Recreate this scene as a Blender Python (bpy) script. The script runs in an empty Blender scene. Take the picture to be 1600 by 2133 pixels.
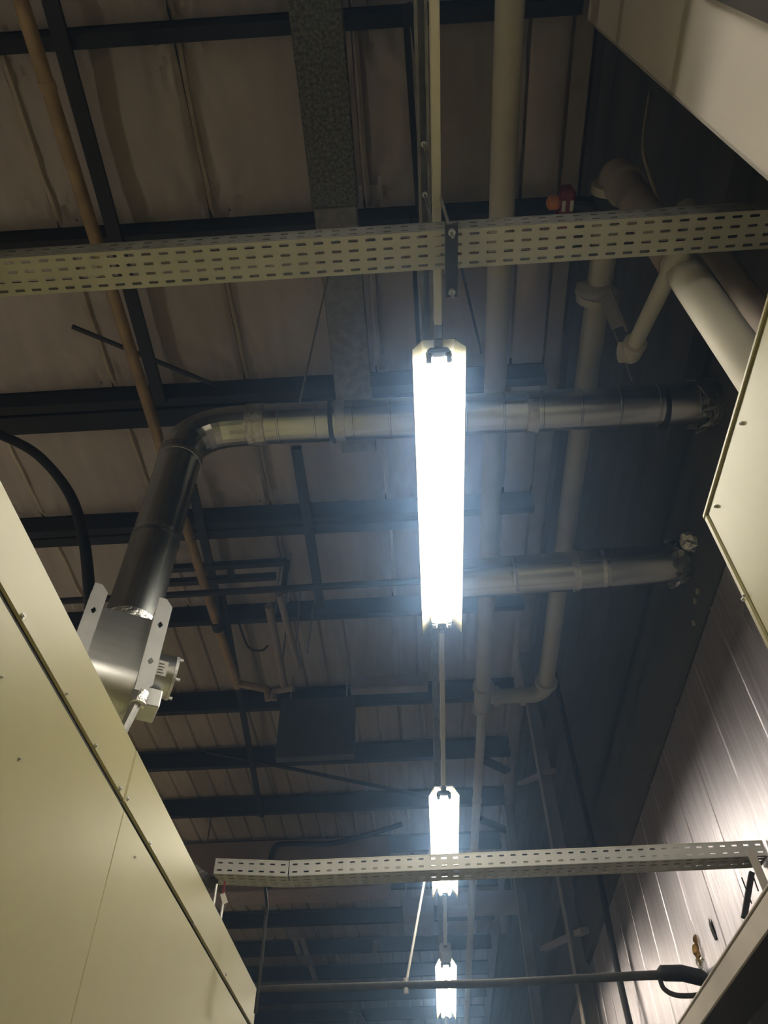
import bpy, bmesh, math, random
from mathutils import Vector, Matrix, noise
random.seed(7)
S = bpy.context.scene
COL = S.collection
R = math.radians
EYE = 1.6                    # the camera stands 1.6 m above the floor; all numbers below are measured from the camera
XW, ZC = 1.51, 6.4           # right wall plane, underside of the roof sheet
LX, LZ = .147, 2.45          # the lamp row

# ------------------------------------------------------------------ camera
PITCH, YAW, ROLL, FPX = R(48.35), R(2.42), R(-1.17), 1600.0
_f = Vector((-math.sin(YAW)*math.cos(PITCH), math.cos(YAW)*math.cos(PITCH), math.sin(PITCH)))
_r = Vector((math.cos(YAW), math.sin(YAW), 0)); _u = _r.cross(_f)
CR = math.cos(ROLL)*_r + math.sin(ROLL)*_u; CU = -math.sin(ROLL)*_r + math.cos(ROLL)*_u
cd = bpy.data.cameras.new('camera'); cam = bpy.data.objects.new('camera', cd); COL.objects.link(cam)
cam.matrix_world = Matrix(((CR.x, CU.x, -_f.x, 0), (CR.y, CU.y, -_f.y, 0), (CR.z, CU.z, -_f.z, 0), (0, 0, 0, 1)))
cd.sensor_fit = 'VERTICAL'; cd.sensor_height = 24; cd.sensor_width = 24*1600/2133; cd.lens = FPX/2133*24
cd.clip_start = .02; cd.clip_end = 200
S.camera = cam
# ------------------------------------------------------------------ light, exposure
W = bpy.data.worlds.new('world'); S.world = W; W.use_nodes = True
W.node_tree.nodes['Background'].inputs[0].default_value = (.55, .6, .75, 1)
W.node_tree.nodes['Background'].inputs[1].default_value = .02
S.view_settings.view_transform = 'Standard'; S.view_settings.look = 'None'; S.view_settings.gamma = 1
S.view_settings.use_curve_mapping = False
S.view_settings.exposure = 1.55
TUBE = 26.0                  # emission of the fluorescent tubes
GLOW_HAZE = .038                   # lens glow round the lamps, put in as a thin bluish haze
_n = W.node_tree.nodes.new('ShaderNodeVolumeScatter'); _n.inputs['Color'].default_value = (.36, .60, 1, 1)
_n.inputs['Density'].default_value = GLOW_HAZE; _n.inputs['Anisotropy'].default_value = .88
W.node_tree.links.new(_n.outputs[0], W.node_tree.nodes['World Output'].inputs['Volume'])
S.cycles.max_bounces = 7; S.cycles.diffuse_bounces = 4; S.cycles.glossy_bounces = 3; S.cycles.volume_bounces = 0; S.cycles.use_adaptive_sampling = True; S.cycles.adaptive_threshold = .03
S.cycles.sample_clamp_indirect = 6; S.cycles.caustics_reflective = False; S.cycles.caustics_refractive = False
S.cycles.use_denoising = True

def at(px, py, axis, v):
    """the point seen at a pixel of the 1600x2133 frame on the plane axis = v"""
    d = CR*(px-800)/FPX - CU*(py-1066.5)/FPX + _f
    return d*(v/d['xyz'.index(axis)])

# ------------------------------------------------------------------ materials
def mat(name, c, rough=.6, metal=0., var=.25, scale=6., bump=.0, bscale=40., emit=None, stretch=(1, 1, 1), c2=None, lo=.35, hi=.7, spec=.5):
    m = bpy.data.materials.new(name); m.use_nodes = True
    nt = m.node_tree; N = nt.nodes; L = nt.links; b = N['Principled BSDF']
    b.inputs['Roughness'].default_value = rough; b.inputs['Metallic'].default_value = metal
    b.inputs['Specular IOR Level'].default_value = spec
    tc = N.new('ShaderNodeTexCoord'); mp = N.new('ShaderNodeMapping'); mp.inputs['Scale'].default_value = stretch
    L.new(tc.outputs['Object'], mp.inputs[0])
    nz = N.new('ShaderNodeTexNoise'); nz.inputs['Scale'].default_value = scale; nz.inputs['Detail'].default_value = 6
    L.new(mp.outputs[0], nz.inputs['Vector'])
    rp = N.new('ShaderNodeValToRGB'); rp.color_ramp.elements[0].position = lo; rp.color_ramp.elements[1].position = hi
    d = c2 if c2 else tuple(x*(1-var) for x in c)
    rp.color_ramp.elements[0].color = (*d, 1); rp.color_ramp.elements[1].color = (*c, 1)
    L.new(nz.outputs[0], rp.inputs[0]); L.new(rp.outputs[0], b.inputs['Base Color'])
    if bump:
        n2 = N.new('ShaderNodeTexNoise'); n2.inputs['Scale'].default_value = bscale; n2.inputs['Detail'].default_value = 5
        L.new(mp.outputs[0], n2.inputs['Vector'])
        bp = N.new('ShaderNodeBump'); bp.inputs['Strength'].default_value = bump; bp.inputs['Distance'].default_value = .01
        L.new(n2.outputs[0], bp.inputs['Height']); L.new(bp.outputs[0], b.inputs['Normal'])
    if emit:
        b.inputs['Emission Color'].default_value = (*emit[0], 1); b.inputs['Emission Strength'].default_value = emit[1]
    return m
M = dict(
    cream=mat('cream_enamel', (.545, .51, .275), .42, 0, .05, 3, .02, 60),
    seam=mat('dark_gap', (.03, .028, .02), .8),
    white=mat('white_painted_panel', (.66, .61, .55), .6, 0, .06, 2),
    steel=mat('bright_steel', (.62, .63, .62), .32, 1, .18, 9),
    zinc=mat('zinc_plate', (.70, .71, .71), .45, .75, .12, 12),
    duct=mat('spiral_duct_zinc', (.62, .64, .63), .24, 1, .16, 7, .03, 14, stretch=(.35, 2, 1)),
    foil=mat('crumpled_foil_tape', (.75, .74, .72), .3, 1, .2, 20, 1.0, 45),
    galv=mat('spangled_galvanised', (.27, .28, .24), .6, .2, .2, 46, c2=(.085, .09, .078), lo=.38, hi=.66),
    trayzinc=mat('pale_zinc_tray', (.50, .51, .50), .5, .2, .1, 7),
    tray=mat('grey_coated_tray', (.60, .60, .53), .5, .1, .1, 7),
    traydark=mat('dark_tray_side', (.30, .30, .28), .7, .1, .3, 9),  # darker grey on the wide tray's near wall and edges
    purlin=mat('dark_painted_steel', (.034, .033, .034), .75, 0, .3, 5),
    darkpipe=mat('dark_pipe', (.035, .034, .036), .6, 0, .2, 6),
    beam=mat('dusty_grey_steel', (.44, .41, .37), .75, 0, .2, 4),
    insul=mat('roof_insulation_facing', (.62, .575, .55), .45, 0, .16, 2.2, .12, 26, stretch=(3, .6, 1)),
    insullit=mat('highlit_facing_fold', (.80, .73, .62), .55, 0, .2, 5),  # highlight along the seam folds put into this paler colour
    sheet=mat('bare_roof_sheet', (.52, .47, .38), .7, 0, .2, 3, stretch=(3, .5, 1)),
    ribwall=mat('dark_ribbed_sheet', (.105, .105, .112), .7, .1, .25, 3, stretch=(1, .3, 2)),
    flash=mat('dark_flashing', (.12, .114, .112), .65, .1, .2, 3),
    wallmetal=mat('dull_metal_panel', (.78, .75, .84), .40, .97, .28, 4, .4, 10, stretch=(1, 9, .4)),
    yellowpipe=mat('ochre_pipe', (.60, .45, .25), .6, 0, .35, 6),
    creampipe=mat('dusty_cream_pipe', (.56, .53, .44), .6, 0, .14, 5),
    brownpipe=mat('dull_brown_pipe', (.40, .34, .29), .8, 0, .12, 6, .15, 40),  # brown pipes, and the shade painted on the thick pipe's upper length
    rail=mat('white_trunking', (.70, .67, .54), .5, 0, .06, 5),
    strut=mat('weathered_strut', (.33, .33, .31), .55, .4, .35, 14),
    reflector=mat('enamel_reflector', (.20, .182, .105), .45, 0, .04, 5),
    holder=mat('lamp_holder_plastic', (.16, .17, .19), .5),
    chipgreen=mat('green_label', (.08, .38, .30), .5),
    black=mat('black_rubber', (.018, .018, .020), .6, 0, .2, 12),
    dustyblack=mat('dusty_black_hose', (.095, .09, .082), .8, 0, .4, 14),
    rod=mat('threaded_rod', (.55, .55, .53), .4, .8, .25, 30),
    red=mat('red_enamel', (.24, .012, .03), .45, 0, .2, 20),
    orange=mat('orange_handle', (.75, .25, .025), .5, 0, .08, 8),
    paper=mat('paper_tag', (.72, .70, .66), .7, 0, .1, 30),
    ink=mat('grey_ink', (.16, .15, .14), .7),
    cable=mat('pale_cable', (.66, .60, .40), .5, 0, .1, 8),
    brass=mat('torn_foam', (.52, .30, .08), .8, 0, .5, 18, .5, 40),
    ledge=mat('grey_channel', (.52, .48, .43), .6, .1, .12, 6),
    ledgedark=mat('dark_brown', (.055, .048, .042), .8, 0, .3, 6),  # shade under the ledge put in as colour; also dark patch and scrap
    floor=mat('grey_concrete', (.74, .71, .64), .7, 0, .2, 2),
    plain=mat('dull_plaster', (.20, .19, .18), .8, 0, .2, 2),
    brown=mat('brown_sheet', (.46, .38, .34), .7, 0, .2, 3),
    motor=mat('brushed_steel_case', (.56, .57, .56), .28, 1, .1, 5, .04, 50, stretch=(1, 12, 12)),
    tube=mat('tube_light', (1, 1, 1), .5, emit=((1.0, .96, .86), TUBE)),
    filltube=mat('fill_tube_light', (1, 1, 1), .5, emit=((1.0, .90, .78), TUBE*.30)),  # dim tubes of the added fill battens
)

# ------------------------------------------------------------------ mesh helpers
def link(name, bm, m, parent=None, smooth=False, solid=0):
    me = bpy.data.meshes.new(name); bmesh.ops.recalc_face_normals(bm, faces=bm.faces); bm.to_mesh(me); bm.free()
    for k in (m if isinstance(m, (list, tuple)) else [m]): me.materials.append(M[k])
    if smooth:
        me.polygons.foreach_set('use_smooth', [True]*len(me.polygons)); me.set_sharp_from_angle(angle=R(40))
    o = bpy.data.objects.new(name, me); COL.objects.link(o)
    if solid:
        md = o.modifiers.new('thickness', 'SOLIDIFY'); md.thickness = solid; md.offset = 0
    if parent: o.parent = parent
    return o
def thing(name, label, cat, loc=(0, 0, 0), group=None):
    o = bpy.data.objects.new(name, None); o.empty_display_size = .05; COL.objects.link(o); o.location = loc
    tag(o, label, cat, group); return o
def tag(o, label=None, cat=None, group=None, kind=None):
    for k, v in (('label', label), ('category', cat), ('group', group), ('kind', kind)):
        if v: o[k] = v
    return o
def box(bm, lo, hi, bev=0, rot=None, piv=None):
    lo, hi = Vector(lo), Vector(hi); c = (lo+hi)/2; s = hi-lo
    g = bmesh.ops.create_cube(bm, size=1); vs = g['verts']
    for v in vs: v.co = Vector((v.co.x*s.x, v.co.y*s.y, v.co.z*s.z)) + c
    if bev:
        es = list({e for v in vs for e in v.link_edges})
        r = bmesh.ops.bevel(bm, geom=es, offset=bev, segments=1, affect='EDGES', profile=.5)
        vs = list({v for f in r['faces'] for v in f.verts} | {v for v in vs if v.is_valid})
    if rot: bmesh.ops.rotate(bm, cent=piv or c, matrix=rot, verts=vs)
    return vs
def smooth_path(pts, n=8):
    pts = [Vector(p) for p in pts]
    if len(pts) < 3: return pts
    out = []
    for i in range(len(pts)-1):
        p0 = pts[max(i-1, 0)]; p1 = pts[i]; p2 = pts[i+1]; p3 = pts[min(i+2, len(pts)-1)]
        for k in range(n):
            t = k/n
            out.append(.5*((2*p1)+(p2-p0)*t+(2*p0-5*p1+4*p2-p3)*t*t+(3*p1-p0-3*p2+p3)*t**3))
    return out+[pts[-1]]
def tube(bm, pts, r, seg=12, cap=True):
    pts = [Vector(p) for p in pts]; rs = r if isinstance(r, (list, tuple)) else [r]*len(pts)
    d0 = (pts[1]-pts[0]).normalized(); a = d0.orthogonal().normalized(); rings = []
    for i, p in enumerate(pts):
        t = ((pts[min(i+1, len(pts)-1)]-pts[i]).normalized() + (pts[i]-pts[max(i-1, 0)]).normalized())
        t = t.normalized() if t.length > 1e-6 else d0
        a = (a-t*a.dot(t)).normalized(); b = t.cross(a)
        rings.append([bm.verts.new(p+(a*math.cos(2*math.pi*k/seg)+b*math.sin(2*math.pi*k/seg))*rs[i]) for k in range(seg)])
    for i in range(len(rings)-1):
        for k in range(seg): bm.faces.new((rings[i][k], rings[i][(k+1) % seg], rings[i+1][(k+1) % seg], rings[i+1][k]))
    if cap: bm.faces.new(rings[0]); bm.faces.new(rings[-1])
def bar(bm, a, b, w, h, up=(0, 0, 1)):
    a, b = Vector(a), Vector(b); t = (b-a).normalized(); s = t.cross(Vector(up))
    s = s.normalized() if s.length > 1e-4 else t.orthogonal().normalized()
    n = s.cross(t); q = [s*w/2+n*h/2, -s*w/2+n*h/2, -s*w/2-n*h/2, s*w/2-n*h/2]
    A = [bm.verts.new(a+x) for x in q]; B_ = [bm.verts.new(b+x) for x in q]
    for k in range(4): bm.faces.new((A[k], A[(k+1) % 4], B_[(k+1) % 4], B_[k]))
    bm.faces.new(A); bm.faces.new(B_)
def sweep(bm, prof, a, b, axis='x', close=True):
    """extrude a 2-D profile (list of pairs) from a to b along an axis; pairs are the other two axes in xyz order"""
    def P(p, v): return {'x': (v, p[0], p[1]), 'y': (p[0], v, p[1]), 'z': (p[0], p[1], v)}[axis]
    A = [bm.verts.new(P(p, a)) for p in prof]; B_ = [bm.verts.new(P(p, b)) for p in prof]; n = len(prof)
    for k in range(n if close else n-1): bm.faces.new((A[k], A[(k+1) % n], B_[(k+1) % n], B_[k]))
    if close: bm.faces.new(A); bm.faces.new(B_)
def new(): return bmesh.new()
def hang(parent, *pts):
    for p in pts:
        one('hanger_rod', 'rod', lambda b: tube(b, [Vector(p), (p[0], p[1], ZC)], .012, 6), parent)
def one(name, m, fn, parent=None, smooth=False, solid=0):
    bm = new(); fn(bm); return link(name, bm, m, parent, smooth, solid)
def struct(o): o['kind'] = 'structure'; return o

# ================================================================== the setting
struct(one('floor', 'floor', lambda b: box(b, (-7, -4, -EYE-.1), (XW+.2, 25, -EYE))))
def corrug(bm, y0, y1, x0, x1, pitch=.31, depth=.035):
    prof = []; x = x0
    while x < x1:
        prof += [(x, ZC), (x+pitch*.72, ZC), (x+pitch*.80, ZC+depth), (x+pitch*.92, ZC+depth)]; x += pitch
    sweep(bm, prof, y0, y1, 'y', close=False)
ceil = struct(one('ceiling', 'sheet', lambda b: corrug(b, -4, 25, -7, XW+.1), solid=.004))
struct(one('wall_left', 'plain', lambda b: box(b, (-7.1, -4, -EYE), (-7, 25, ZC+.1))))
struct(one('wall_back', 'plain', lambda b: box(b, (-7, -4.1, -EYE), (XW+.2, -4, ZC+.1))))
struct(one('wall_front', 'plain', lambda b: box(b, (-7, 25, -EYE), (XW+.2, 25.1, ZC+.1))))

# purlins: zed sections with web and two flanges
PUR = [-.62, .93, 2.32, 3.86, 5.45, 7.03, 8.88, 10.33, 11.8, 13.35, 14.9, 16.5, 18.1, 19.7, 21.3, 22.9]
for y in PUR:
    def f(b, y=y):
        z1 = ZC-.05; z0 = 6.1
        prof = [(y-.07, z1), (y, z1), (y, z0), (y+.09, z0), (y+.09, z0+.025), (y+.085, z0+.025), (y+.085, z0+.006), (y+.006, z0+.006), (y+.006, z1+.006), (y-.07, z1+.006)]
        sweep(b, prof, -7, 1.37, 'x')
    one('purlin', 'purlin', f, ceil)
one('purlin_lap', 'purlin', lambda b: box(b, (-7, 3.98, 6.1), (.9, 4.18, 6.16), .004), ceil)
one('purlin_lap', 'purlin', lambda b: box(b, (-7, 5.56, 6.09), (.5, 5.68, 6.15), .004), ceil)

# insulation blankets between the near purlins, one sheet per bay, wrinkled where they are nipped
SEAMS = [-5.25, -3.98, -2.73, -1.46, -.2, 1.06, 1.37]
for j in range(5):
    y0, y1 = PUR[j]+.012, PUR[j+1]-.012
    for i in range(len(SEAMS)-1):
        x0, x1 = SEAMS[i]+.012, SEAMS[i+1]-.012
        def f(b):
            nx, ny = 36, 22; ph = random.uniform(0, 9); V = []
            for a in range(nx+1):
                row = []
                for c in range(ny+1):
                    u, v = a/nx, c/ny; x = x0+(x1-x0)*u; y = y0+(y1-y0)*v
                    e = min(v, 1-v)*(y1-y0)
                    side = min(u, 1-u)*(x1-x0)
                    z = ZC-.065-.05*math.sin(math.pi*v)*math.sin(math.pi*u)**.5
                    if x1-x0 > .6:
                        th = math.atan2(side, e+.03); dist = math.hypot(side, e)
                        z += .048*min(1, e/.09)*min(1, dist/.14)*math.exp(-dist/.30)*math.sin(15*th+ph+5*noise.noise((x*4, y*4, ph)))
                        z += .016*min(1, e/.05)*math.exp(-e/.14)*math.sin(60*x+ph+6*noise.noise((x*3, y*1.3, ph)))
                    z += .006*noise.noise((x*9, y*1.2, ph))
                    z = min(z, ZC-.012)
                    row.append(b.verts.new((x, y, z)))
                V.append(row)
            for a in range(nx):
                for c in range(ny): b.faces.new((V[a][c], V[a+1][c], V[a+1][c+1], V[a][c+1]))
        one('insulation_panel', 'insul', f, ceil, smooth=True)
    for sx in SEAMS[1:5]:
        def f(b):
            n = 14; lo = []; hi = []
            for k in range(n+1):
                v = k/n; y = y0+(y1-y0)*v; w = .012*noise.noise((sx, y*3, 1))
                tp = min(1, min(v, 1-v)/.07); lo.append(Vector((sx+.018+w*tp, y, ZC-.06-.055*tp-.02*math.sin(math.pi*v)+w*.5))); hi.append(Vector((sx, y, ZC-.045)))
            q = [[b.verts.new(p) for p in (hi[k]-Vector((.012, 0, 0)), lo[k]-Vector((.004, 0, 0)), lo[k]+Vector((.022, 0, .010)), hi[k]+Vector((.045, 0, 0)))] for k in range(n+1)]
            for k in range(n):
                for c in range(3): b.faces.new((q[k][c], q[k][c+1], q[k+1][c+1], q[k+1][c]))
        one('seam_fold', 'insullit', f, ceil, smooth=True)

# right wall: ribbed dark sheet above, flashing, plain metal panels below
def ribs(b):
    prof = []
    z = 3.14
    while z < ZC:
        prof += [(XW+.07, z), (XW+.07, z+.30), (XW-.01, z+.34), (XW-.01, z+.57)]; z += .61
    sweep(b, prof, -4, 25, 'y', close=False)
wall = struct(one('wall_right', 'ribwall', ribs, solid=.004))
one('backing_sheet', 'ribwall', lambda b: box(b, (XW+.075, -4, -EYE), (XW+.15, 25, ZC+.1)), wall)
def flashing(b):
    sweep(b, [(XW, 2.56), (XW-.03, 2.57), (XW-.03, 3.16), (XW+.06, 3.2), (XW+.06, 3.14), (XW+.02, 3.1), (XW+.02, 2.56)], -4, 25, 'y')
fl = struct(one('trim_1', 'flash', flashing))
for p in ((1455, 1232), (1450, 1252), (1447, 1298)):
    c = at(*p, 'x', XW-.034)
    one('bolt_head', 'ledge', lambda b: tube(b, [c, c-Vector((.008, 0, 0))], .018, 6), fl)
k = 0; y = -3.5
while y < 14:
    def f(b):
        box(b, (XW, y+.004, -EYE), (XW+.06, y+.866, 2.55), .006)
        for rz in (.435,): box(b, (XW-.004, y+rz-.012, -EYE), (XW+.004, y+rz+.012, 2.55), .003)
    one('panel', 'wallmetal', f, wall); y += .87
# eave beam at the wall head
def eave(b):
    z0 = 6.2
    sweep(b, [(1.355, z0), (1.485, z0), (1.485, z0+.012), (1.43, z0+.012), (1.43, ZC-.01), (1.42, ZC-.01), (1.42, z0+.012), (1.355, z0+.012)], -4, 25, 'y')
t = one('eave_beam', 'beam', eave); tag(t, 'long dusty grey steel beam along the head of the dark ribbed wall', 'beam')

# ================================================================== lamp row
def lamp(y0, label):
    t = thing('tube_lamp', label, 'lamp', (LX, y0, LZ), 'fluorescent tube lamps in the row')
    L = 1.56
    def refl(b):
        prof = [(-.094, -.062), (-.060, -.004), (-.058, 0), (.058, 0), (.060, -.004), (.094, -.062), (.0965, -.061), (.062, .002), (-.062, .002), (-.0965, -.061)]
        A = [b.verts.new((x, .0, z)) for x, z in prof]; B_ = [b.verts.new((x, L, z)) for x, z in prof]
        for q in range(10): b.faces.new((A[q], A[(q+1) % 10], B_[(q+1) % 10], B_[q]))
        for ring in (A, B_):
            for p in ((0, 1, 8, 9), (1, 2, 3, 4, 7, 8), (4, 5, 6, 7)): b.faces.new([ring[i] for i in p])
    one('reflector', 'reflector', refl, t)
    one('gear_tray', 'rail', lambda b: box(b, (-.022, .06, -.030), (.022, L-.05, -.001), .004), t)
    one('gear_label', 'chipgreen', lambda b: box(b, (-.006, .075, -.0315), (.006, .105, -.0298)), t)
    for yy in (.02, L-.075):
        def hold(b, yy=yy):
            box(b, (-.040, yy, -.040), (.040, yy+.035, -.012), .008)
            box(b, (-.016, yy-.03, -.022), (.016, yy+.02, -.002), .004)
            for sx in (-1, 1): box(b, (sx*.034-.012, yy+.01, -.058), (sx*.034+.012, yy+.045, -.018), .006)
        one('lamp_holder', 'holder' if yy < .5 else 'rail', hold, t)
    for sx in (-1, 1):
        tb = one('tube', 'tube', lambda b: tube(b, [(sx*.034, .05, -.040), (sx*.034, L-.06, -.040)], .0145, 14), t, smooth=True)
        for yy in (.052, L-.075):
            one('end_cap', 'steel', lambda b: tube(b, [(sx*.034, yy, -.040), (sx*.034, yy+.014, -.040)], .0152, 12), tb)
    return t
lamp(-1.73, 'tube lamp overhead, nearest end of the lamp row beyond the top of the photo')
lamp(1.37, 'largest fluorescent tube lamp with cream reflector, below the wide slotted tray')
lamp(4.50, 'middle fluorescent tube lamp whose far end is hidden by the narrow slotted tray')
lamp(7.50, 'smallest and farthest tube lamp, crossed by the black hose')
lamp(10.6, 'tube lamp continuing the row beyond the bottom of the photo')
def batten(x, y0, label):  # unseen battens added to light the roof
    t = thing('fill_batten', label, 'lamp', (x, y0, LZ+.6), 'added fill battens out of view on the left')
    one('spine', 'rail', lambda b: box(b, (-.03, 0, -.02), (.03, 1.56, .03), .004), t)
    for sx in (-1, 1):
        one('tube', 'filltube', lambda b: tube(b, [(sx*.05, .03, -.035), (sx*.05, 1.53, -.035)], .0145, 10), t, smooth=True)
    for yy in (.3, 1.26): one('rod', 'rod', lambda b: tube(b, [(0, yy, .03), (0, yy, 6.1-LZ-.6)], .006, 6), t)
for k in range(7): batten(-4.3, -2.9+3.1*k, ('nearest', 'second', 'third', 'fourth', 'fifth', 'sixth', 'farthest')[k]+' added fill batten with twin tubes, unseen beyond the left edge')
RAILS = [(-4, -1.79, 'white lamp trunking behind the nearest tube lamp'), (-.13, 1.30, 'long cream trunking crossing above the wide slotted tray to the largest lamp'),
         (2.97, 4.44, 'cream trunking joining the largest lamp to the middle lamp'), (6.10, 7.10, 'short cream trunking between the narrow tray and the grey junction box'),
         (9.1, 10.55, 'cream trunking beyond the smallest lamp')]
for a, b_, lab in RAILS:
    t = thing('lamp_trunking', lab, 'trunking', (LX, a, LZ), 'cream trunking lengths between the lamps')
    one('body', 'rail', lambda b: box(b, (-.0135, 0, -.03), (.0135, b_-a, .012), .003), t)
    one('end_plug', 'holder', lambda b: box(b, (-.016, b_-a-.005, -.032), (.016, b_-a+.05, .0), .004), t)
    one('end_plug', 'holder', lambda b: box(b, (-.013, -.03, -.028), (.013, .004, .0), .003), t)
t = thing('junction_box', 'small grey junction box with a green light between trunking and the smallest lamp', 'box', (LX, 7.18, LZ))
one('body', 'ledge', lambda b: box(b, (-.05, 0, -.06), (.05, .25, .02), .012), t)
one('indicator', 'chipgreen', lambda b: tube(b, [(.025, .05, -.062), (.025, .05, -.058)], .006, 8), t)
# steel strut channel that carries the lamps
SZ = 2.98
t = thing('strut_channel', 'weathered grey steel strut channel running above the lamp row', 'channel', (LX-.012, -4, SZ))
def strut(b):
    w, h = .0225, .041
    sweep(b, [(-w, 0), (-w+.011, 0), (-w+.011, .003), (-w+.003, .003), (-w+.003, h-.003), (w-.003, h-.003), (w-.003, .003), (w-.011, .003), (w-.011, 0), (w, 0), (w, h), (-w, h)], 0, 24, 'y')
one('channel', 'strut', strut, t)
def spline(name, pts, r, m, label, cat, seg=10, n=8, group=None):
    bm = new(); tube(bm, smooth_path(pts, n), r, seg); o = link(name, bm, m, smooth=True); return tag(o, label, cat, group)
def rodt(name, a, b, r, m, label, cat, group=None):
    a, b = Vector(a), Vector(b)
    t = thing(name, label, cat, b, group)
    one('rod', m, lambda q: tube(q, [a-b, (0, 0, 0)], r, 8), t, smooth=True)
    return t
# ================================================================== slotted cable trays
def slot_plate(bm, n, rows, pu, pv, sl, sh, O, U_, V_, skip=None):
    """perforated plate: n x rows cells, each with a rounded slot cut through"""
    O, U_, V_ = Vector(O), Vector(U_), Vector(V_)
    cache = {}
    def vert(u, v):
        key = (round(u, 5), round(v, 5))
        if key not in cache: cache[key] = bm.verts.new(O+U_*u+V_*v)
        return cache[key]
    a, h = sl/2, sh/2
    for i in range(n):
        for j in range(rows):
            cu, cv = (i+.5)*pu, (j+.5)*pv
            ou = [(-pu/2, -pv/2), (0, -pv/2), (pu/2, -pv/2), (pu/2, 0), (pu/2, pv/2), (0, pv/2), (-pu/2, pv/2), (-pu/2, 0)]
            inn = [(-a+h*.6, -h), (0, -h), (a-h*.6, -h), (a, 0), (a-h*.6, h), (0, h), (-a+h*.6, h), (-a, 0)]
            P = [vert(cu+x, cv+y) for x, y in ou]; Q = [bm.verts.new(O+U_*(cu+x)+V_*(cv+y)) for x, y in inn]
            for k in range(8): bm.faces.new((P[k], P[(k+1) % 8], Q[(k+1) % 8], Q[k]))
def tray_part(parent, x0, y0, z0, ln, rows, width, side, dz=0, dy=0, dark=True):
    n = int(round(ln/.0515)); pu = ln/n; d = Vector((ln, dy, dz)).normalized()
    bt = new(); slot_plate(bt, n, rows, pu, width/rows, .031, .0085, (x0, y0, z0), d, (0, 1, 0))
    link('base_plate', bt, 'tray' if dark else 'trayzinc', parent, solid=.0018)
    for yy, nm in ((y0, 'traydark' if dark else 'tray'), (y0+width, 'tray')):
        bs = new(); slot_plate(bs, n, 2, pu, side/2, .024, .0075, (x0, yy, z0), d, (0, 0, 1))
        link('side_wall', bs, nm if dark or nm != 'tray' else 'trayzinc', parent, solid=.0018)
        bl = new(); e = Vector((x0, yy, z0+side)); s = 1 if yy == y0 else -1
        bar(bl, e, e+d*ln, .004, .004); link('rolled_edge', bl, 'traydark' if dark else 'tray', parent)
TZ = 2.2
tr = thing('cable_tray', 'wide grey cable tray with four rows of slots hung across the aisle', 'cable tray', (0, 0, 0), 'slotted cable trays')
tray_part(tr, -2.55, .882, TZ, 3.95, 4, .118, .060, dz=.045, dy=.012)
# cables lying in the big tray
for k in range(3):
    yy = (.9115, .9415, .9715)[k]
    zt = lambda x: TZ+.045*(x+2.55)/3.95+.0095
    yt = lambda x: yy+.012*(x+2.55)/3.95
    spline('tray_cable', [(x, yt(x)+.004*math.sin(x*4+k), zt(x)+.004*(1+math.sin(3*x+2*k))) for x in (-2.5, -1.9, -1.2, -.4, .5, 1.0, 1.38)], .006, ('black', 'cable', 'black')[k],
           ('black cable lying along the near side of the wide slotted tray', 'pale cable lying inside the wide slotted tray', 'black cable lying along the far side of the wide slotted tray')[k], 'cable', 6, 4)
hb = thing('tray_hanger', 'black hanger bar with threaded rods holding up the wide slotted tray', 'hanger', (.172, .95, TZ))
def hbar(b):
    sweep(b, [(-.018, -.075+.03), (.018, -.075+.03), (.018, -.022), (.014, -.022), (.014, -.041), (-.014, -.041), (-.014, -.022), (-.018, -.022)], -.105, .115, 'y')
one('bar', 'darkpipe', hbar, hb)
for dy in (-.085, .095):
    one('rod', 'rod', lambda b: tube(b, [(0, dy, -.085), (-.037, dy, SZ-TZ)], .0048, 8), hb)
    one('nut', 'zinc', lambda b: tube(b, [(0, dy, -.058), (0, dy, -.046)], .011, 6), hb)
    one('nut', 'zinc', lambda b: tube(b, [(-.037, dy, SZ-TZ-.012), (-.037, dy, SZ-TZ)], .011, 6), hb)
# the second, narrower-looking tray further on
T2 = 1.49; TY = 3.44
t2 = thing('cable_tray', 'narrow-looking pale slotted tray with a kinked joint, beyond the middle lamp', 'cable tray', (0, 0, 0), 'slotted cable trays')
kx = at(612, 1850, 'z', T2).x
tray_part(t2, kx, TY, T2-.012, 1.50-kx, 4, .118, .066, dz=.008, dark=False)
tray_part(t2, -.945, TY+.015, T2+.018, kx+.945-.004, 4, .118, .066, dz=-.030, dy=-.012, dark=False)
for k in range(3):
    yy = TY+.03+.03*k
    spline('tray_cable', [(-.93, yy, T2+.035), (-.5, yy+.005, T2+.012), (.4, yy-.004, T2+.010), (1.45, yy, T2+.012)], .008, ('black', 'dustyblack', 'black')[k],
           ('black cable on the near side inside the pale kinked tray', 'dusty cable in the middle of the pale kinked tray', 'black cable on the far side inside the pale kinked tray')[k], 'cable', 6, 4)
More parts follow.
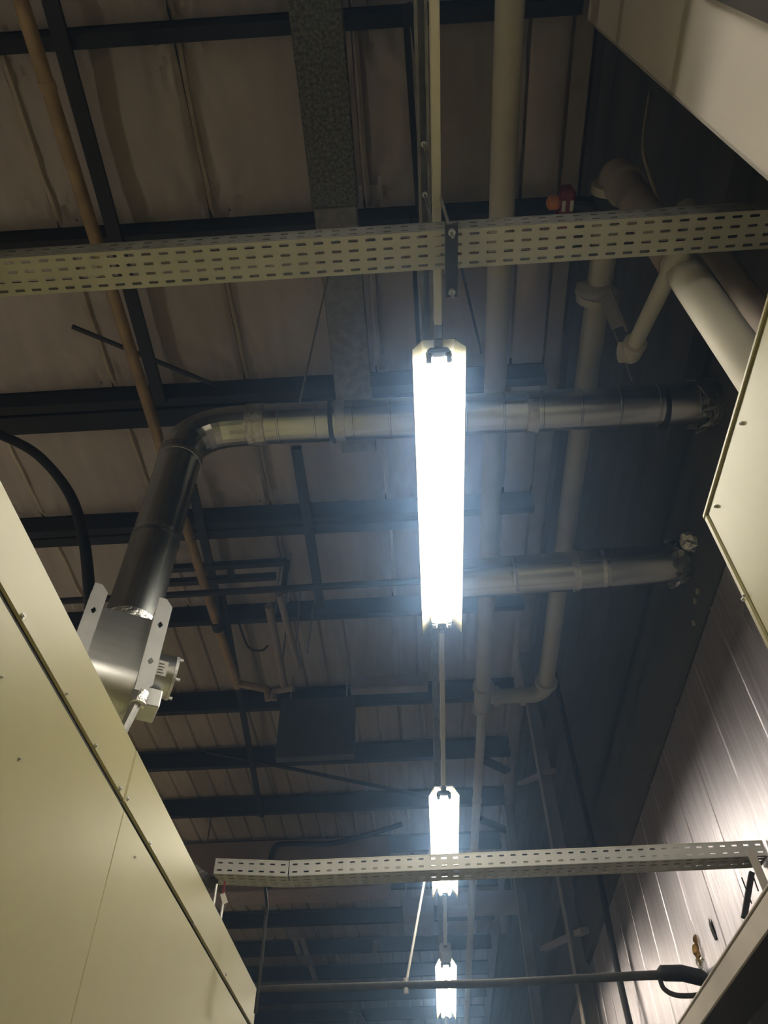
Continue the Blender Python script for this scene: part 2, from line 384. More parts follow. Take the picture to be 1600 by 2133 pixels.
# posts under the left end of that tray
for k, (p, q) in enumerate((((452, 1842), (433, 1920)), ((467, 1868), (448, 1945)))):
    a = at(*p, 'y', 3.47+.09*k); e = Vector((a.x-.004, a.y, 1.2))
    rodt('tray_post', a, e, .006, 'rod', ('thin zinc rod standing at the end of the kinked tray on the left cabinet', 'thin zinc rod with a white tag standing under the kinked tray')[k], 'rod')
c = at(467, 1866, 'y', 3.447)
t = thing('paper_tag', 'small white paper tag hanging by a red clip from the kinked tray', 'tag', c)
one('tag', 'paper', lambda b: box(b, (-.010, -.001, -.035), (.012, .001, .012), 0, Matrix.Rotation(R(-25), 3, 'Y')), t)
one('clip', 'red', lambda b: box(b, (-.010, -.002, .010), (-.002, .003, .062), .001), t)
spline('tag_wire', [at(457, 1908, 'y', 3.56), at(478, 1880, 'y', 3.56), at(510, 1866, 'y', 3.565), at(548, 1856, 'y', 3.56)], .0016, 'strut', 'thin grey wire looping from the rod to the kinked tray', 'wire', 6)
# ribbed hose feeding that tray from the left cabinet
hp = smooth_path([at(375, 1778, 'y', 3.52), at(405, 1815, 'y', 3.52), at(448, 1842, 'y', 3.52)], 12)
t = thing('ribbed_conduit', 'dark ribbed flexible conduit running from the left cabinet into the kinked tray', 'conduit', (0, 0, 0))
def hose(b): tube(b, hp, [.024+.003*(i % 2) for i in range(len(hp))], 12)
one('hose', 'dustyblack', hose, t, smooth=False)

# ================================================================== left and right cabinets
XL, HL = -.80, 1.195
t = thing('machine_cabinet', 'long cream steel cabinet on the left, seen edge on from below', 'cabinet', (XL, -2, -EYE), 'cream steel cabinets')
dY = 3.965+2
one('body', 'cream', lambda b: box(b, (-1.5, 0, 0), (-.02, dY-.006, HL+EYE-.004), .004), t)
one('seam_gap', 'seam', lambda b: box(b, (-.021, .02, 1.6+1.018), (-.006, dY-.03, 1.6+1.05)), t)
jy = at(262, 1650, 'x', XL).y+2
one('top_band', 'cream', lambda b: box(b, (-.03, 0, EYE+1.040), (0, jy-.002, EYE+HL), .004), t)
one('top_band', 'cream', lambda b: box(b, (-.03, jy+.002, EYE+1.038), (.0015, dY, EYE+HL), .004), t)
one('door', 'cream', lambda b: box(b, (-.03, 0, .08), (0, jy+.02, EYE+1.026), .004), t)
one('door', 'cream', lambda b: box(b, (-.03, jy+.0204, .08), (-.0006, dY, EYE+1.027), .004), t)
def screw(px, py, X, parent, r=.007):
    c = at(px, py, 'x', X)-parent.location
    s = 1 if X < 0 else -1
    def f(b):
        tube(b, [c, c+Vector((s*.003, 0, 0))], r, 10); tube(b, [c+Vector((s*.003, 0, 0)), c+Vector((s*.0055, 0, 0))], [r*.75, r*.4], 10)
    one('screw', 'zinc', f, parent)
for p in ((47, 1283), (265, 1664), (199, 1553), (312, 1757), (404, 1925), (470, 2030), (250, 1642)): screw(*p, XL+.001, t, .006)
for p in ((3, 1410), (138, 1445), (40, 1580), (281, 1785)):
    screw(*p, XL, t, .003)
XR, HR = .63, 1.2
t = thing('machine_cabinet', 'cream steel cabinet at the right edge with a folded corner', 'cabinet', (XR, -1.6, -EYE), 'cream steel cabinets')
yR = 1.125+1.6
one('body', 'cream', lambda b: box(b, (.012, 0, 0), (.235, yR-.012, HR+EYE-.02), .004), t)
one('side_panel', 'cream', lambda b: box(b, (0, 0, .05), (.03, yR-.018, HR+EYE-.012), .003), t)
one('top_trim', 'cream', lambda b: box(b, (-.004, 0, HR+EYE-.010), (.24, yR, HR+EYE), .002), t)
one('corner_trim', 'cream', lambda b: box(b, (-.003, yR-.016, .02), (.24, yR, HR+EYE-.010), .003), t)
for p in ((1545, 882), (1492, 1055), (1552, 1240), (1550, 1248)): screw(*p, XR-.001, t, .004)

# white partition panel on the right, top of the photo
wp = thing('partition_panel', 'white painted panel at the top right corner of the photo', 'panel', (.80, .598, HR))
one('panel', 'white', lambda b: box(b, (0, -2.6, .0), (.05, 0, 2.27), .004), wp)
one('edge_strip', 'beam', lambda b: box(b, (-.002, -.004, .0), (.05, .004, 2.27), .002), wp)
def patch(b):
    pts = [at(px, py, 'x', .798)-wp.location for px, py in ((1505, 0), (1600, 42), (1680, 78), (1680, -140), (1440, -140), (1470, -15))]
    A = [b.verts.new(p) for p in pts]; B_ = [b.verts.new(p+Vector((-.014, 0, 0))) for p in pts]; n = len(pts)
    for k in range(n): b.faces.new((A[k], A[(k+1) % n], B_[(k+1) % n], B_[k]))
    b.faces.new(A); b.faces.new(B_)
one('dark_patch', 'ledgedark', patch, wp)  # dark brown patch shape laid on the panel, no known part

# ================================================================== ducts
DZ, DY, DR = 3.1, 2.14, .098
def spiral(bm, a, b, r, step=.14):
    a, b = Vector(a), Vector(b); L = (b-a).length; n = int(L/step); pts = []; rs = []
    for i in range(n):
        for tt, dr in ((0, 0), (.02, 0), (.5, 0), (.92, 0), (.94, 0), (.955, .0025), (.985, .0025)):
            pts.append(a+(b-a)*((i+tt)/n)); rs.append(r+dr)
    pts.append(b); rs.append(r); tube(bm, pts, rs, 36)
def ring(bm, c, ax, w, r0):
    c, ax = Vector(c), Vector(ax); tube(bm, [c-ax*w/2, c-ax*w/2*.9, c+ax*w/2*.9, c+ax*w/2], [r0-.004, r0, r0, r0-.004], 28)
FX, FY = -1.045, 2.155
t = thing('exhaust_duct', 'round zinc duct rising from the fan, bending and crossing above the largest lamp', 'duct', (0, 0, 0), 'round zinc ducts')
def slope_z(x): return DZ - .085*(x+.8)/2.3
one('run', 'duct', lambda b: spiral(b, (-.76, DY, slope_z(-.76)), (XW+.06, DY-.04, slope_z(XW)), DR, .175), t, smooth=True)
one('riser', 'duct', lambda b: spiral(b, (FX, FY, 1.80), (FX, FY, 2.86), DR, .36), t, smooth=True)
ang = [0, 30, 60, 90]; ep = []
rad = .20; c0 = Vector((FX+rad+.02, DY+.005, DZ-rad))
for k in range(7):
    a = R(180-15*k); ep.append(c0+Vector((math.cos(a)*(rad+.02), 0, math.sin(a)*rad)))
ep = [Vector((FX, FY, 2.85))]+ep+[Vector((-.75, DY, slope_z(-.75)))]
one('elbow', 'duct', lambda b: tube(b, ep, DR+.002, 28), t, smooth=False)
for x, w in ((-.70, .09), (-.29, .045), (.62, .055)): one('foil_joint', 'foil', lambda b: ring(b, (x, DY-.012*(x+.8), slope_z(x)), (1, 0, 0), w, DR+.006), t, smooth=True)
one('foil_joint', 'foil', lambda b: ring(b, (FX, FY, 1.83), (0, 0, 1), .09, DR+.006), t, smooth=True)
one('foil_joint', 'foil', lambda b: ring(b, (FX, FY, 2.86), (0, 0, 1), .05, DR+.005), t, smooth=True)
def clamp(x, lab):
    h = thing('duct_clamp', lab, 'clamp', (x, DY-.012*(x+.8), slope_z(x)), 'black duct clamps')
    one('band', 'black', lambda b: ring(b, (0, 0, 0), (1, 0, 0), .022, DR+.010), h)
    one('lug', 'zinc', lambda b: box(b, (-.012, -.014, DR+.006), (.012, .014, DR+.05), .003), h)
    one('bolt', 'zinc', lambda b: tube(b, [(-.02, 0, DR+.035), (.02, 0, DR+.035)], .008, 6), h)
    return h
clamp(-.335, 'black clamp round the zinc duct left of the largest lamp')
clamp(1.235, 'black clamp round the right end of the zinc duct')
a = at(623, 832, 'y', DY); rodt('duct_rod', Vector((-.36, DY+.04, 6.08)), (a.x+.002, DY, slope_z(a.x)+DR+.02), .0055, 'rod', 'long thin rod from the roof down to the duct clamp', 'rod')
t = thing('torn_sleeve', 'ragged foil sleeve where the zinc duct meets the wall behind the right cabinet', 'sleeve', (XW-.02, DY-.03, slope_z(XW)))
def ragged(b, rr, n=26, ax='x', dp=.10):
    rg = []
    for k in range(3):
        rg.append([b.verts.new((-.02-dp*k/2*random.uniform(.5, 1.1) if k else 0, (rr+.012*k*random.uniform(.2, 1.6))*math.cos(2*math.pi*q/n), (rr+.012*k*random.uniform(.2, 1.6))*math.sin(2*math.pi*q/n))) for q in range(n)])
    for k in range(2):
        for q in range(n): b.faces.new((rg[k][q], rg[k][(q+1) % n], rg[k+1][(q+1) % n], rg[k+1][q]))
one('sleeve', 'foil', lambda b: ragged(b, DR+.004), t, solid=.002)
# second duct further back
D2 = 2.88
t = thing('exhaust_duct', 'second round zinc duct farther back, going into the dark wall on the right', 'duct', (0, 0, 0), 'round zinc ducts')
one('run', 'duct', lambda b: spiral(b, (.10, 3.13, D2+.04), (XW+.05, 3.03, D2), .108, .42), t, smooth=True)
one('end_disc', 'duct', lambda b: tube(b, [(.085, 3.131, D2+.04), (.10, 3.13, D2+.04)], .112, 28), t)
one('joint_band', 'foil', lambda b: ring(b, (.90, 3.073, D2+.018), (1, -.07, 0), .04, .113), t, smooth=True)
t = thing('torn_sleeve', 'ragged silver foil round the second duct where it enters the wall', 'sleeve', (XW-.035, 3.032, D2))
one('sleeve', 'foil', lambda b: ragged(b, .112, dp=.06), t, solid=.002)
c = at(1440, 1128, 'x', XW-.04)
t = thing('foil_wad', 'small crumpled foil wad on the dark wall above the second duct', 'foil', c)
def wad(b):
    bmesh.ops.create_icosphere(b, subdivisions=3, radius=.05)
    for v in b.verts: v.co *= 1+.55*noise.noise(v.co*28)
one('wad', 'foil', wad, t)

# fan on the left cabinet
fan = thing('duct_fan', 'steel duct fan with motor standing on the left cabinet below the riser', 'fan', (FX, FY, 1.575))
fan.rotation_euler = (0, 0, R(28))
FRD = .205
def volute(b):
    n = 30; prof = [(-.19*math.cos(math.pi*k/n), -.02-.19*math.sin(math.pi*k/n)) for k in range(n+1)]
    prof += [(.19, .19), (-.19, .19)]
    A = [b.verts.new((-.13, *p)) for p in prof]; B_ = [b.verts.new((.085, *p)) for p in prof]; m = len(prof)
    for k in range(m): b.faces.new((A[k], A[(k+1) % m], B_[(k+1) % m], B_[k]))
    b.faces.new(A); b.faces.new(B_)
vol = one('housing', 'motor', volute, fan, smooth=True)
MZ = .095
mt = one('motor', 'motor', lambda b: tube(b, [(.085, -.02, MZ), (.185, -.02, MZ), (.192, -.02, MZ)], [.076, .076, .07], 32), fan, smooth=True)
one('end_cover', 'zinc', lambda b: tube(b, [(.186, -.02, MZ), (.197, -.02, MZ)], .078, 32), mt)
for a in (35, 125, 215, 305):
    yy, zz = -.02+.068*math.cos(R(a)), MZ+.068*math.sin(R(a))
    one('bolt', 'zinc', lambda b: tube(b, [(.195, yy, zz), (.213, yy, zz)], .006, 6), mt)
pl = one('rating_plate', 'paper', lambda b: box(b, (.125, -.098, .045), (.160, -.088, .10), 0, Matrix.Rotation(R(10), 3, 'X')), mt)
one('print_lines', 'ink', lambda b: [box(b, (.130, -.0992, .054+.011*k), (.150-.004*(k%2), -.0965, .0565+.011*k), 0, Matrix.Rotation(R(10), 3, 'X'), Vector((.14, -.093, .072))) for k in range(4)], mt)
one('terminal_box', 'zinc', lambda b: box(b, (.088, -.085, -.075), (.165, .02, -.005), .004), fan)
for x, yb in ((-.135, -.20), (.088, -.215)):
    def f(b):
        slot = [(0, .035), (0, .20)]
        # plate with two slots, built as perforated cells between tapered ends
        slot_plate(b, 1, 2, .052, .155, .020, .026, (x-.026, yb, -.075), (1, 0, 0), (0, 0, 1))
        for zz, s in ((.235, 1), (-.075, -1)):
            P = [b.verts.new((x+u, yb, zz+s*v)) for u, v in ((-.026, 0), (.026, 0), (.026, .01), (.0, .04), (-.026, .04))]; b.faces.new(P)
        q = [b.verts.new((x-.026, yb+d, z)) for d, z in ((0, -.075), (.05, -.075), (.05, .235), (0, .235))]; b.faces.new(q)
    one('mounting_bracket', 'zinc', f, fan, solid=.003)
one('leg', 'rod', lambda b: tube(b, [(.09, -.19, -.10), (.04, -.20, -.375)], .016, 10), fan)
one('leg', 'rod', lambda b: tube(b, [(.10, .15, -.10), (.12, .16, -.375)], .010, 10), fan)
one('leg', 'rod', lambda b: tube(b, [(-.11, -.19, -.10), (-.11, -.20, -.375)], .016, 10), fan)
one('leg_clamp', 'foil', lambda b: ring(b, (.085, -.19, -.13), (0, 0, 1), .05, .028), fan)

# ================================================================== pipes
PZ, PA, PB, VY = 3.34, .466, .950, 1.128
def flange(b, c, ax, r, w): tube(b, [Vector(c)-Vector(ax)*w/2, Vector(c)+Vector(ax)*w/2], r, 24)
t = thing('drain_pipe', 'long cream pipe under the roof right of the lamps, thinner past its tee', 'pipe', (0, 0, 0))
one('run', 'creampipe', lambda b: tube(b, [(PA-.010, -3.98, PZ), (PA+.035, 4.74, PZ)], .055, 20), t, smooth=True)
one('tee', 'creampipe', lambda b: tube(b, [(PA+.035, 4.72, PZ), (PA+.036, 4.99, PZ)], .064, 20), t, smooth=True)
one('thin_run', 'creampipe', lambda b: tube(b, [(PA+.036, 4.97, PZ), (PA+.022, 7.0, PZ), (PA+.022, 16, PZ)], .037, 16), t, smooth=True)
for y in (4.73, 4.99): one('coupling', 'creampipe', lambda b: flange(b, (PA+.036, y, PZ), (0, 1, 0), .079, .035), t)
one('coupling', 'creampipe', lambda b: flange(b, (PA+.026, 6.4, PZ), (0, 1, 0), .043, .022), t)
t = thing('valve_pipe', 'thick cream pipe with flanges along the dark wall, rising beside the right cabinet', 'pipe', (0, 0, 0))
one('run', 'creampipe', lambda b: tube(b, [(PB, 1.19, PZ), (PB+.007, 4.72, PZ)], .058, 20), t, smooth=True)
el = [Vector((PB, VY, PZ-.19))]+[Vector((PB, VY+.065-.065*math.cos(R(15*k)), PZ-.065+.065*math.sin(R(15*k)))) for k in range(7)]+[Vector((PB, VY+.085, PZ))]
one('elbow', 'brownpipe', lambda b: tube(b, el, .068, 20), t, smooth=True)  # shade above lamp level put into the brown colour
one('riser', 'brownpipe', lambda b: tube(b, [(PB, VY, PZ-.17), (PB, VY+.01, 2.45)], .066, 24), t, smooth=True)  # same pipe as the cream length below, its shade painted brown
one('riser', 'creampipe', lambda b: tube(b, [(PB, VY+.01, 2.46), (PB+.02, VY+.055, -EYE)], .059, 24), t, smooth=True)
for y, r in ((1.195, .090), (1.335, .094), (1.69, .10)): one('flange', 'creampipe', lambda b: flange(b, (PB, y, PZ), (0, 1, 0), r, .035), t, smooth=True)
one('coupling', 'beam', lambda b: flange(b, (PB, VY, PZ-.18), (0, 0, 1), .082, .035), t, smooth=True)
one('elbow', 'creampipe', lambda b: tube(b, [(PB+.007, 4.68, PZ)]+[(PB+.007-.11+.11*math.cos(R(15*k)), 4.745+.11*math.sin(R(15*k)), PZ) for k in range(7)]+[(PB-.17, 4.855, PZ)], .059, 20), t, smooth=True)
one('cross_run', 'creampipe', lambda b: tube(b, [(PB-.15, 4.855, PZ), (PA+.09, 4.855, PZ)], .055, 20), t, smooth=True)
for x in (.605, .79): one('coupling', 'creampipe', lambda b: flange(b, (x, 4.855, PZ), (1, 0, 0), .076, .035), t)
one('coupling', 'creampipe', lambda b: flange(b, (PB+.007, 4.70, PZ), (0, 1, 0), .081, .035), t)
v = thing('butterfly_valve', 'black valve with red gearbox and orange handle on the flanged pipe', 'valve', (PB, 1.265, PZ))
one('body', 'black', lambda b: tube(b, [(0, -.050, 0), (0, .050, 0)], .086, 24), v, smooth=True)
one('neck', 'black', lambda b: tube(b, [(-.07, 0, 0), (-.17, -.014, -.007)], .034, 12), v)
one('gearbox', 'red', lambda b: [box(b, (-.225, -.085, -.045), (-.160, .035, .045), .014), tube(b, [(-.19, .015, -.03), (-.19, .06, -.03)], .055, 18)], v)
for dx in (-.212, -.178): one('indicator', 'paper', lambda b: box(b, (dx-.007, -.045, -.052), (dx+.007, .0, -.044)), v)
one('handle', 'orange', lambda b: tube(b, [(-.22, -.03, -.02), (-.235, -.03, -.02), (-.268, -.03, -.02), (-.28, -.03, -.02)], [.014, .030, .030, .014], 14), v, smooth=True)
c = at(1245, 604, 'z', PZ-.015)
t = thing('pipe_bracket', 'dusty brown angle bracket clamped under the thick flanged pipe', 'bracket', c)
e = at(1288, 680, 'z', PZ-.27)-c
one('arm', 'beam', lambda b: bar(b, (.014, -.014, -.04), e, .060, .009), t)
one('arm_lip', 'beam', lambda b: bar(b, (.042, -.014, -.06), e+Vector((.028, 0, -.02)), .009, .05), t)
def clump(b):
    bmesh.ops.create_icosphere(b, subdivisions=3, radius=.078)
    for w in b.verts: w.co = Vector((w.co.x*1.25, w.co.y*.5, w.co.z))*(1+.4*noise.noise(w.co*15))
one('clamp', 'beam', clump, t)
rodt('thin_rod', c+e*.25, at(1316, 792, 'z', 2.85), .004, 'rod', 'thin bright rod slanting below the pipe bracket by the dark wall', 'rod')
t = thing('riser_pipe', 'narrower dull pipe standing right of the thick riser behind the cream cabinet', 'pipe', (0, 0, 0))
p1, p2 = at(1432, 445, 'x', 1.13), at(1560, 622, 'x', 1.13)
dv = (p2-p1).normalized(); lo_ = p2+dv*((p2.z+EYE)/-dv.z)
one('run', 'brownpipe', lambda b: tube(b, [p1, lo_], .042, 20), t, smooth=True)
one('cap', 'creampipe', lambda b: tube(b, [p1-dv*.02, p1+dv*.025], .050, 20), t, smooth=True)
a, b_ = at(1424, 508, 'x', .915), at(1320, 722, 'x', .915)
t = thing('stub_pipe', 'short cream pipe ending in a round elbow fitting below the wide tray', 'pipe', (0, 0, 0))
dd = (a-b_).normalized()
one('run', 'creampipe', lambda q: tube(q, [b_, a], .030, 18), t, smooth=True)
one('branch', 'creampipe', lambda q: tube(q, [a, Vector((PB, VY+.01, a.z+.06))], .030, 18), t, smooth=True)
one('fitting', 'creampipe', lambda q: [tube(q, [b_+dd*.02, b_-dd*.02, b_-dd*.058, b_-dd*.074], [.040, .044, .042, .025], 18),
    tube(q, [b_-dd*.038+Vector((-.045, 0, .0)), b_-dd*.038+Vector((.01, 0, .0))], .041, 18)], t, smooth=True)
one('collar', 'creampipe', lambda q: tube(q, [b_+dd*.012, b_+dd*.03], .044, 18), t)
# ochre pipe on the left
CX, CZ_ = -2.13, 5.5
t = thing('ochre_pipe', 'long ochre pipe under the roof at the upper left, ending in an elbow', 'pipe', (0, 0, 0))
one('run', 'yellowpipe', lambda b: tube(b, [(CX-.02, -4, CZ_), (CX-.01, 1.4, CZ_), (CX, 6.35, CZ_)], .048, 14), t, smooth=True)
one('coupling', 'darkpipe', lambda b: flange(b, (CX, 6.42, CZ_), (0, 1, 0), .06, .13), t)
one('run', 'yellowpipe', lambda b: tube(b, [(CX, 6.45, CZ_), (CX+.02, 7.55, CZ_)], .052, 14), t, smooth=True)
a = at(492, 1422, 'z', CZ_); c = at(556, 1436, 'z', CZ_-.05)
one('branch', 'yellowpipe', lambda b: tube(b, [(CX+.02, 7.5, CZ_), a, c, c+Vector((.03, .05, -.12))], .05, 14), t, smooth=True)
one('coupling', 'yellowpipe', lambda b: flange(b, (CX-.01, at(100, 180, 'x', CX).y, CZ_), (0, 1, 0), .056, .05), t)
for k, (p, q, r) in enumerate((((560, 1262), (592, 1430), .045), ((582, 1238), (622, 1388), .04))):
    a, c = at(*p, 'z', 5.4), at(*q, 'z', 5.4)
    t = thing('short_pipe', ('dull brown pipe length right of the ochre pipe, with an elbow at its far end', 'shorter dull brown pipe length second to the right of the ochre pipe')[k], 'pipe', (0, 0, 0))
    one('run', 'brownpipe', lambda b: tube(b, [a, c], r, 12), t, smooth=True); hang(t, a*.75+c*.25, a*.2+c*.8)
    if k == 0:
        d1, d2 = at(572, 1440, 'z', 5.36), at(612, 1432, 'z', 5.36)
        one('branch', 'brownpipe', lambda b: tube(b, [d1+Vector((-.01, .03, -.1)), d1, d2], .045, 12), t, smooth=True)
# thin dark pipe across under the roof, with a drop frame
a, c = at(0, 1252, 'z', 5.3), at(870, 1213, 'z', 5.3)
t = thing('cross_pipe', 'thin dark reddish pipe crossing under the roof behind the riser duct', 'pipe', (0, 0, 0))
one('run', 'darkpipe', lambda b: tube(b, [(-5, a.y+.06, 5.3), (c.x+.3, c.y-.02, 5.3)], .036, 10), t, smooth=True)
t = thing('support_trapeze', 'dark steel frame hung under the roof left of the short pipes', 'frame', (0, 0, 0))
for p, q in (((345, 1185), (598, 1170)), ((330, 1215), (575, 1200)), ((598, 1170), (590, 1232)), ((480, 1178), (483, 1210))):
    one('bar', 'darkpipe', lambda b: bar(b, at(*p, 'z', 6.066), at(*q, 'z', 6.066), .07, .07), t)
# dark channels, cables and braces under the roof
def chan(name, p, q, z, w, m, label, cat, h=.04):
    a, c = at(*p, 'z', z), at(*q, 'z', z); o = one(name, m, lambda b: bar(b, a, c, w, h)); return tag(o, label, cat)
chan('roof_channel', (105, 0), (335, 840), 6.075, .11, 'darkpipe', 'dark channel beside the ochre pipe under the upper left roof', 'channel')
chan('roof_channel', (617, 932), (668, 1262), 6.07, .10, 'darkpipe', 'dark channel beyond the duct clamp, left of the largest lamp', 'channel', .06)
chan('roof_channel', (400, 1010), (470, 1330), 6.075, .09, 'darkpipe', 'dark channel right of the lower ochre pipe', 'channel')
chan('roof_channel', (460, 1230), (545, 1700), 6.075, .08, 'purlin', 'dark channel running far under the roof past the short pipes', 'channel')
chan('hanging_cable', (844, 10), (872, 440), 6.075, .045, 'black', 'thick black cable under the roof left of the strut channel', 'cable')
chan('hanging_cable', (853, 5), (886, 270), 6.075, .022, 'black', 'thin black cable slanting toward the strut channel', 'cable')
chan('hanging_cable', (858, 450), (872, 720), 6.075, .035, 'black', 'black cable under the roof just above the largest lamp', 'cable')
chan('hanging_cable', (940, 465), (1003, 735), 6.075, .022, 'black', 'thin black cable slanting right of the largest lamp head', 'cable')
chan('brace_rod', (150, 680), (450, 803), 6.075, .03, 'darkpipe', 'dark diagonal brace rod between purlins at the left', 'brace', .03)
chan('brace_rod', (430, 1565), (905, 1662), 6.075, .045, 'darkpipe', 'dark diagonal brace rod far down the roof', 'brace', .04)
chan('brace_rod', (1004, 1581), (1058, 1606), 6.05, .12, 'darkpipe', 'short dark brace under the purlins right of the thin cream pipe', 'brace', .06)
chan('brace_rod', (1000, 1706), (1055, 1730), 6.05, .12, 'darkpipe', 'second short dark brace farther along right of the thin cream pipe', 'brace', .06)
a = at(655, 1250, 'z', 6.1); c = at(640, 1362, 'y', a.y)
rodt('drop_rod', a, c, .010, 'rod', 'thin pale rod hanging in the glow left of the largest lamp', 'rod')
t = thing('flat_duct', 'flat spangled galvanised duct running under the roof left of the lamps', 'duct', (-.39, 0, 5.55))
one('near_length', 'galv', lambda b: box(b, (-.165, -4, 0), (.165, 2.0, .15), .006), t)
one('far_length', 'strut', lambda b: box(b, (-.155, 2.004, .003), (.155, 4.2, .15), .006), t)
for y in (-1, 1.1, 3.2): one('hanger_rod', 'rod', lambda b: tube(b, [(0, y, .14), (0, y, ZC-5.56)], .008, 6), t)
rd = spline('black_hose', [at(-60, 880, 'y', 2.75), at(0, 905, 'y', 2.75), at(75, 945, 'y', 2.75), at(140, 1020, 'y', 2.75), at(172, 1110, 'y', 2.75), at(186, 1230, 'y', 2.75), at(190, 1330, 'y', 2.75), at(200, 1480, 'y', 2.75)], .030, 'black', 'thick black hose arching down behind the left cabinet', 'hose')
spline('pale_cable', [at(1362, 150, 'y', 1.2), at(1352, 205, 'y', 1.2), at(1340, 300, 'y', 1.22), at(1352, 360, 'y', 1.24), at(1372, 415, 'y', 1.27), at(1395, 480, 'y', 1.3), at(1420, 560, 'y', 1.32)], .0085, 'cable', 'pale yellow cable hanging in front of the dark ribbed wall', 'cable')
spline('wall_cable', [at(1150, 1380, 'x', 1.42), at(1185, 1540, 'x', 1.42), at(1240, 1780, 'x', 1.42), at(1282, 2000, 'x', 1.42), at(1318, 2160, 'x', 1.42)], .026, 'black', 'black cable dropping down the right wall behind the kinked tray', 'cable')
spline('wall_cable', [at(1282, 2000, 'x', 1.43), at(1302, 2100, 'x', 1.43), at(1312, 2170, 'x', 1.43)], .012, 'black', 'thin second cable beside the black cable at the bottom of the right wall', 'cable')
# dusty hose across the aisle near the bottom
HYY = 4.78
hz = [at(505, 2063, 'y', HYY), at(600, 2058, 'y', HYY), at(700, 2056, 'y', HYY), at(850, 2052, 'y', HYY), at(1000, 2049, 'y', HYY), at(1150, 2042, 'y', HYY), at(1300, 2034, 'y', HYY), at(1372, 2031, 'y', HYY)]
t = thing('aisle_hose', 'dusty black hose strung across the aisle in front of the smallest lamp', 'hose', (0, 0, 0))
ph = smooth_path(hz, 6)
one('hose', 'dustyblack', lambda b: tube(b, ph, [.016+.008*i/len(ph) for i in range(len(ph))], 12), t, smooth=True)
pc = [at(1370, 2030, 'y', HYY), at(1380, 2027, 'y', HYY), at(1420, 2027, 'y', HYY), at(1458, 2036, 'y', HYY), at(1472, 2042, 'y', HYY)]
one('connector', 'black', lambda b: tube(b, pc, [.02, .040, .042, .042, .036], 14), t, smooth=True)
pl_ = smooth_path([at(1374, 2034, 'y', HYY), at(1382, 2058, 'y', HYY), at(1405, 2072, 'y', HYY), at(1440, 2074, 'y', HYY), at(1480, 2068, 'y', HYY)], 6)
one('loop', 'dustyblack', lambda b: tube(b, pl_, .013, 10), t, smooth=True)
e = at(846, 2050, 'y', HYY)
top = Vector((LX-.012, 5.75, SZ))
rh = rodt('hose_rod', top, e, .0075, 'paper', 'bright slanted rod holding up the dusty hose from the strut channel', 'rod')
one('hook', 'zinc', lambda b: [tube(b, [(0, 0, .03), (0, 0, -.045)], .014, 10)], rh)
# loose hanging black wire on the left of the bottom
spline('drop_wire', [at(552, 1848, 'y', 3.58), at(556, 1890, 'y', 3.58), at(552, 1925, 'y', 3.58), at(546, 1990, 'y', 3.58), at(532, 2110, 'y', 3.58)], .007, 'black', 'thin black wire hanging from the kinked tray at the left', 'wire')
# torn foam round the cable entry
c = at(1476, 2012, 'y', HYY+.02)
t = thing('torn_foam', 'torn brown and silver foam round the hose entry on the metal wall', 'foam', c)
for dx, dy, dz, r, mm in ((-.01, -.02, .06, .055, 'brass'), (.05, .0, .09, .045, 'brass'), (-.01, -.02, -.02, .05, 'foil'), (.04, -.03, .02, .05, 'brass')):
    def f(b):
        bmesh.ops.create_icosphere(b, subdivisions=3, radius=r)
        for w in b.verts: w.co = Vector((w.co.x*.8, w.co.y*.6, w.co.z*1.3))*(1+1.1*noise.noise(w.co*45+Vector((dx*90, 0, 0)))+.5*noise.noise(w.co*110)) + Vector((dx, dy, dz))
    one('torn_piece', mm, f, t)
c = at(1484, 1936, 'x', XW-.006)
def scrap(b):
    bmesh.ops.create_icosphere(b, subdivisions=3, radius=.05)
    for w in b.verts: w.co = Vector((w.co.x*.12, w.co.y*.35, w.co.z))*(1+.8*noise.noise(w.co*22)) + c
tag(one('wall_scrap', 'ledgedark', scrap), 'small dark scrap stuck on the metal wall above the torn foam', 'scrap')
# steel ledge along the right wall, bottom right corner
t = thing('wall_ledge', 'pale steel channel along the right wall in the bottom right corner', 'channel', (1.28, 0, 1.1))
one('face', 'ledge', lambda b: box(b, (0, 1.95, -.005), (.012, 9, .10), .004), t)
one('underside', 'ledgedark', lambda b: box(b, (.012, 1.95, .0), (.226, 9, .012)), t)  # darker than the face: shade beneath the ledge painted in
one('lip', 'ledge', lambda b: box(b, (-.006, 1.95, .09), (.05, 9, .102), .003), t)
# struts at the right end of the kinked tray
a, c = at(1563, 1822, 'x', 1.36), at(1553, 1905, 'x', 1.36)
t = thing('tray_strut', 'black strut with two thin stays under the right end of the kinked tray', 'strut', (0, 0, 0))
one('strut', 'black', lambda b: bar(b, at(1566, 1818, 'y', 3.5), at(1550, 1912, 'y', 3.5), .022, .022), t)
one('stay', 'black', lambda b: tube(b, [at(1545, 1828, 'y', 3.49), at(1566, 1882, 'y', 3.49)], .003, 6), t)
one('stay', 'black', lambda b: tube(b, [at(1568, 1822, 'y', 3.49), at(1580, 1856, 'y', 3.49)], .003, 6), t)
t = one('flat_bar', 'ledge', lambda b: bar(b, at(1562, 1770, 'y', 3.40), at(1600, 1860, 'y', 3.40), .035, .006, (0, 1, 0))); tag(t, 'pale flat bar crossing the right end of the kinked tray', 'bar')
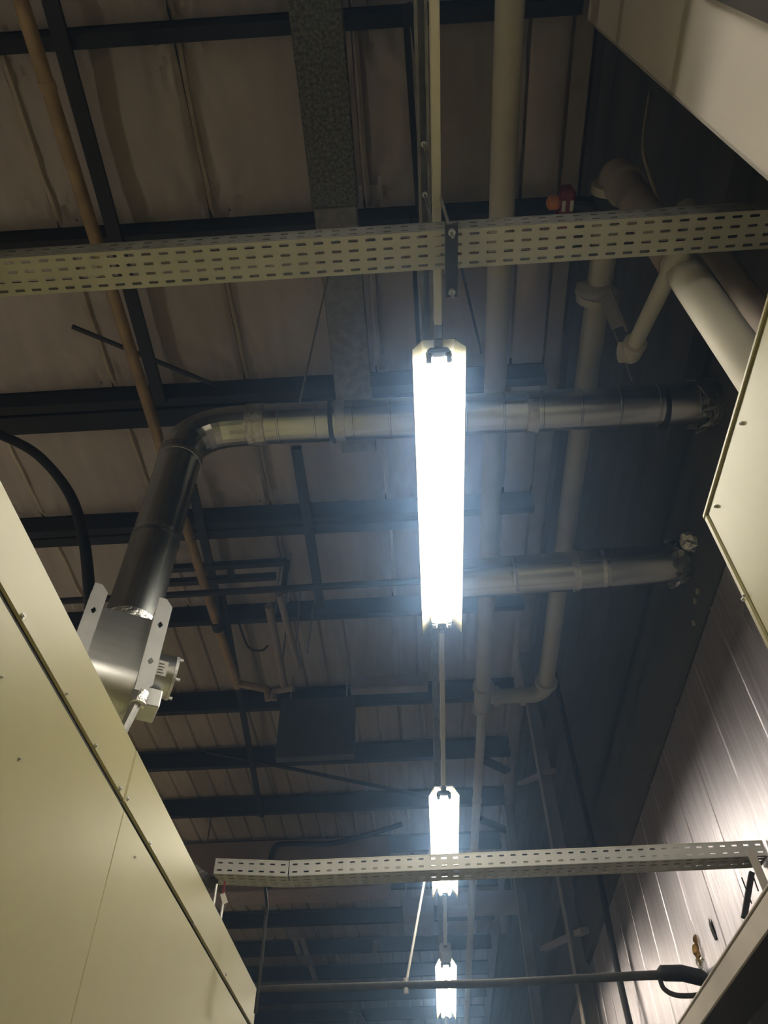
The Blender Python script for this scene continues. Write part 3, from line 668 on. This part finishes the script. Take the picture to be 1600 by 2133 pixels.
# ================================================================== far end of the hall
def plate(name, p, q, y, d, m, label, cat):
    a, c = at(*p, 'y', y), at(*q, 'y', y)
    o = one(name, m, lambda b: box(b, (min(a.x, c.x), y, min(a.z, c.z)), (max(a.x, c.x), y+d, max(a.z, c.z)), .01)); tag(o, label, cat)
    w = abs(c.x-a.x)
    for u in ((.12, .88) if w > .5 else (.5,)):
        one('hanger_rod', 'rod', lambda b: tube(b, [(min(a.x, c.x)+u*w, y+d/2, max(a.z, c.z)-.02), (min(a.x, c.x)+u*w, y+d/2, ZC)], .012, 6), o)
    return o
plate('far_duct', (370, 1758), (812, 1846), 11.9, .5, 'brown', 'large brown sheet-metal duct across the far roof behind the kinked tray', 'duct')
plate('far_duct', (930, 1858), (1094, 1884), 12.6, .4, 'brown', 'brown box beam across the far roof right of the lamps', 'beam')
plate('far_box', (838, 1868), (905, 1905), 14.0, .4, 'beam', 'pale box under the far roof left of the bright rod', 'box')
plate('far_box', (880, 1890), (898, 1935), 14.6, .3, 'beam', 'small pale upright box beside the trunking at the far end', 'box')
plate('far_box', (1040, 1884), (1057, 1936), 13.5, .2, 'beam', 'narrow pale hanging post at the far end, right of the cream pipe', 'post')
plate('metal_box', (585, 1456), (738, 1572), 8.55, .12, 'flash', 'plain dark grey panel hung under the roof left of the trunking', 'box')
plate('far_beam', (730, 1409), (892, 1428), 8.4, .15, 'beam', 'pale short beam under the roof left of the trunking', 'beam')
for k, (p, q) in enumerate((((613, 1950), (622, 1985)), ((628, 1950), (660, 2052)), ((782, 1962), (780, 1995)), ((748, 2112), (762, 2140)), ((730, 2108), (738, 2140)))):
    a, c = at(*p, 'z', 5.9), at(*q, 'z', 5.9)
    tag(one('roof_hanger', 'beam', lambda b: bar(b, a, c, .10, .05)), ('short pale hanger under the far roof, left one of a pair', 'long pale hanger under the far roof, right one of a pair', 'single pale hanger under the far roof left of the bright rod', 'wider pale hanger at the bottom edge of the photo', 'thin pale hanger at the bottom edge of the photo')[k], 'hanger')
spline('looped_cable', [at(838, 1716, 'y', 11.86), at(770, 1738, 'y', 11.86), at(690, 1757, 'y', 11.86), at(600, 1758, 'y', 11.86), at(572, 1765, 'y', 11.86), at(562, 1800, 'y', 11.86), at(560, 1850, 'y', 11.86)], .038, 'black', 'black cable sagging across the brown duct and dropping at the left', 'cable')
spline('loop_wire', [at(490, 1270, 'y', 6.8), at(505, 1320, 'y', 6.8), at(520, 1350, 'y', 6.8), at(545, 1355, 'y', 6.8), at(558, 1345, 'y', 6.8)], .012, 'black', 'thin black wire loop hanging beside the short brown pipe', 'wire')
# wall columns and braces at the far right
def col(y, label, m='beam'):
    t = thing('wall_column', label, 'column', (1.37, y, -EYE), 'steel columns on the right wall')
    one('flange', m, lambda b: box(b, (-.012, -.01, 0), (0, .16, 6.2+EYE), .002), t)
    one('web', m, lambda b: box(b, (0, .06, 0), (.13, .075, 6.2+EYE)), t)
col(8.05, 'pale steel wall column nearest the black wall cable, low right')
col(12.0, 'pale steel wall column farther off, in line with the eave beam')
for k, (p, q) in enumerate((((1085, 1632), (1150, 1605)), ((1110, 1788), (1172, 1766)), ((1132, 1976), (1220, 1938)))):
    a, c = at(*p, 'x', 1.45), at(*q, 'x', 1.45)
    tag(one('wall_brace', 'brown', lambda b: bar(b, a, c, .05, .09, (1, 0, 0))), ('upper of three short slanted braces on the far right wall', 'middle of three short slanted braces on the far right wall', 'lowest and longest of three slanted braces on the far right wall')[k], 'brace')

# lift everything so that the floor lies at z = 0
for o in list(S.objects):
    if o.parent is None: o.location.z += EYE
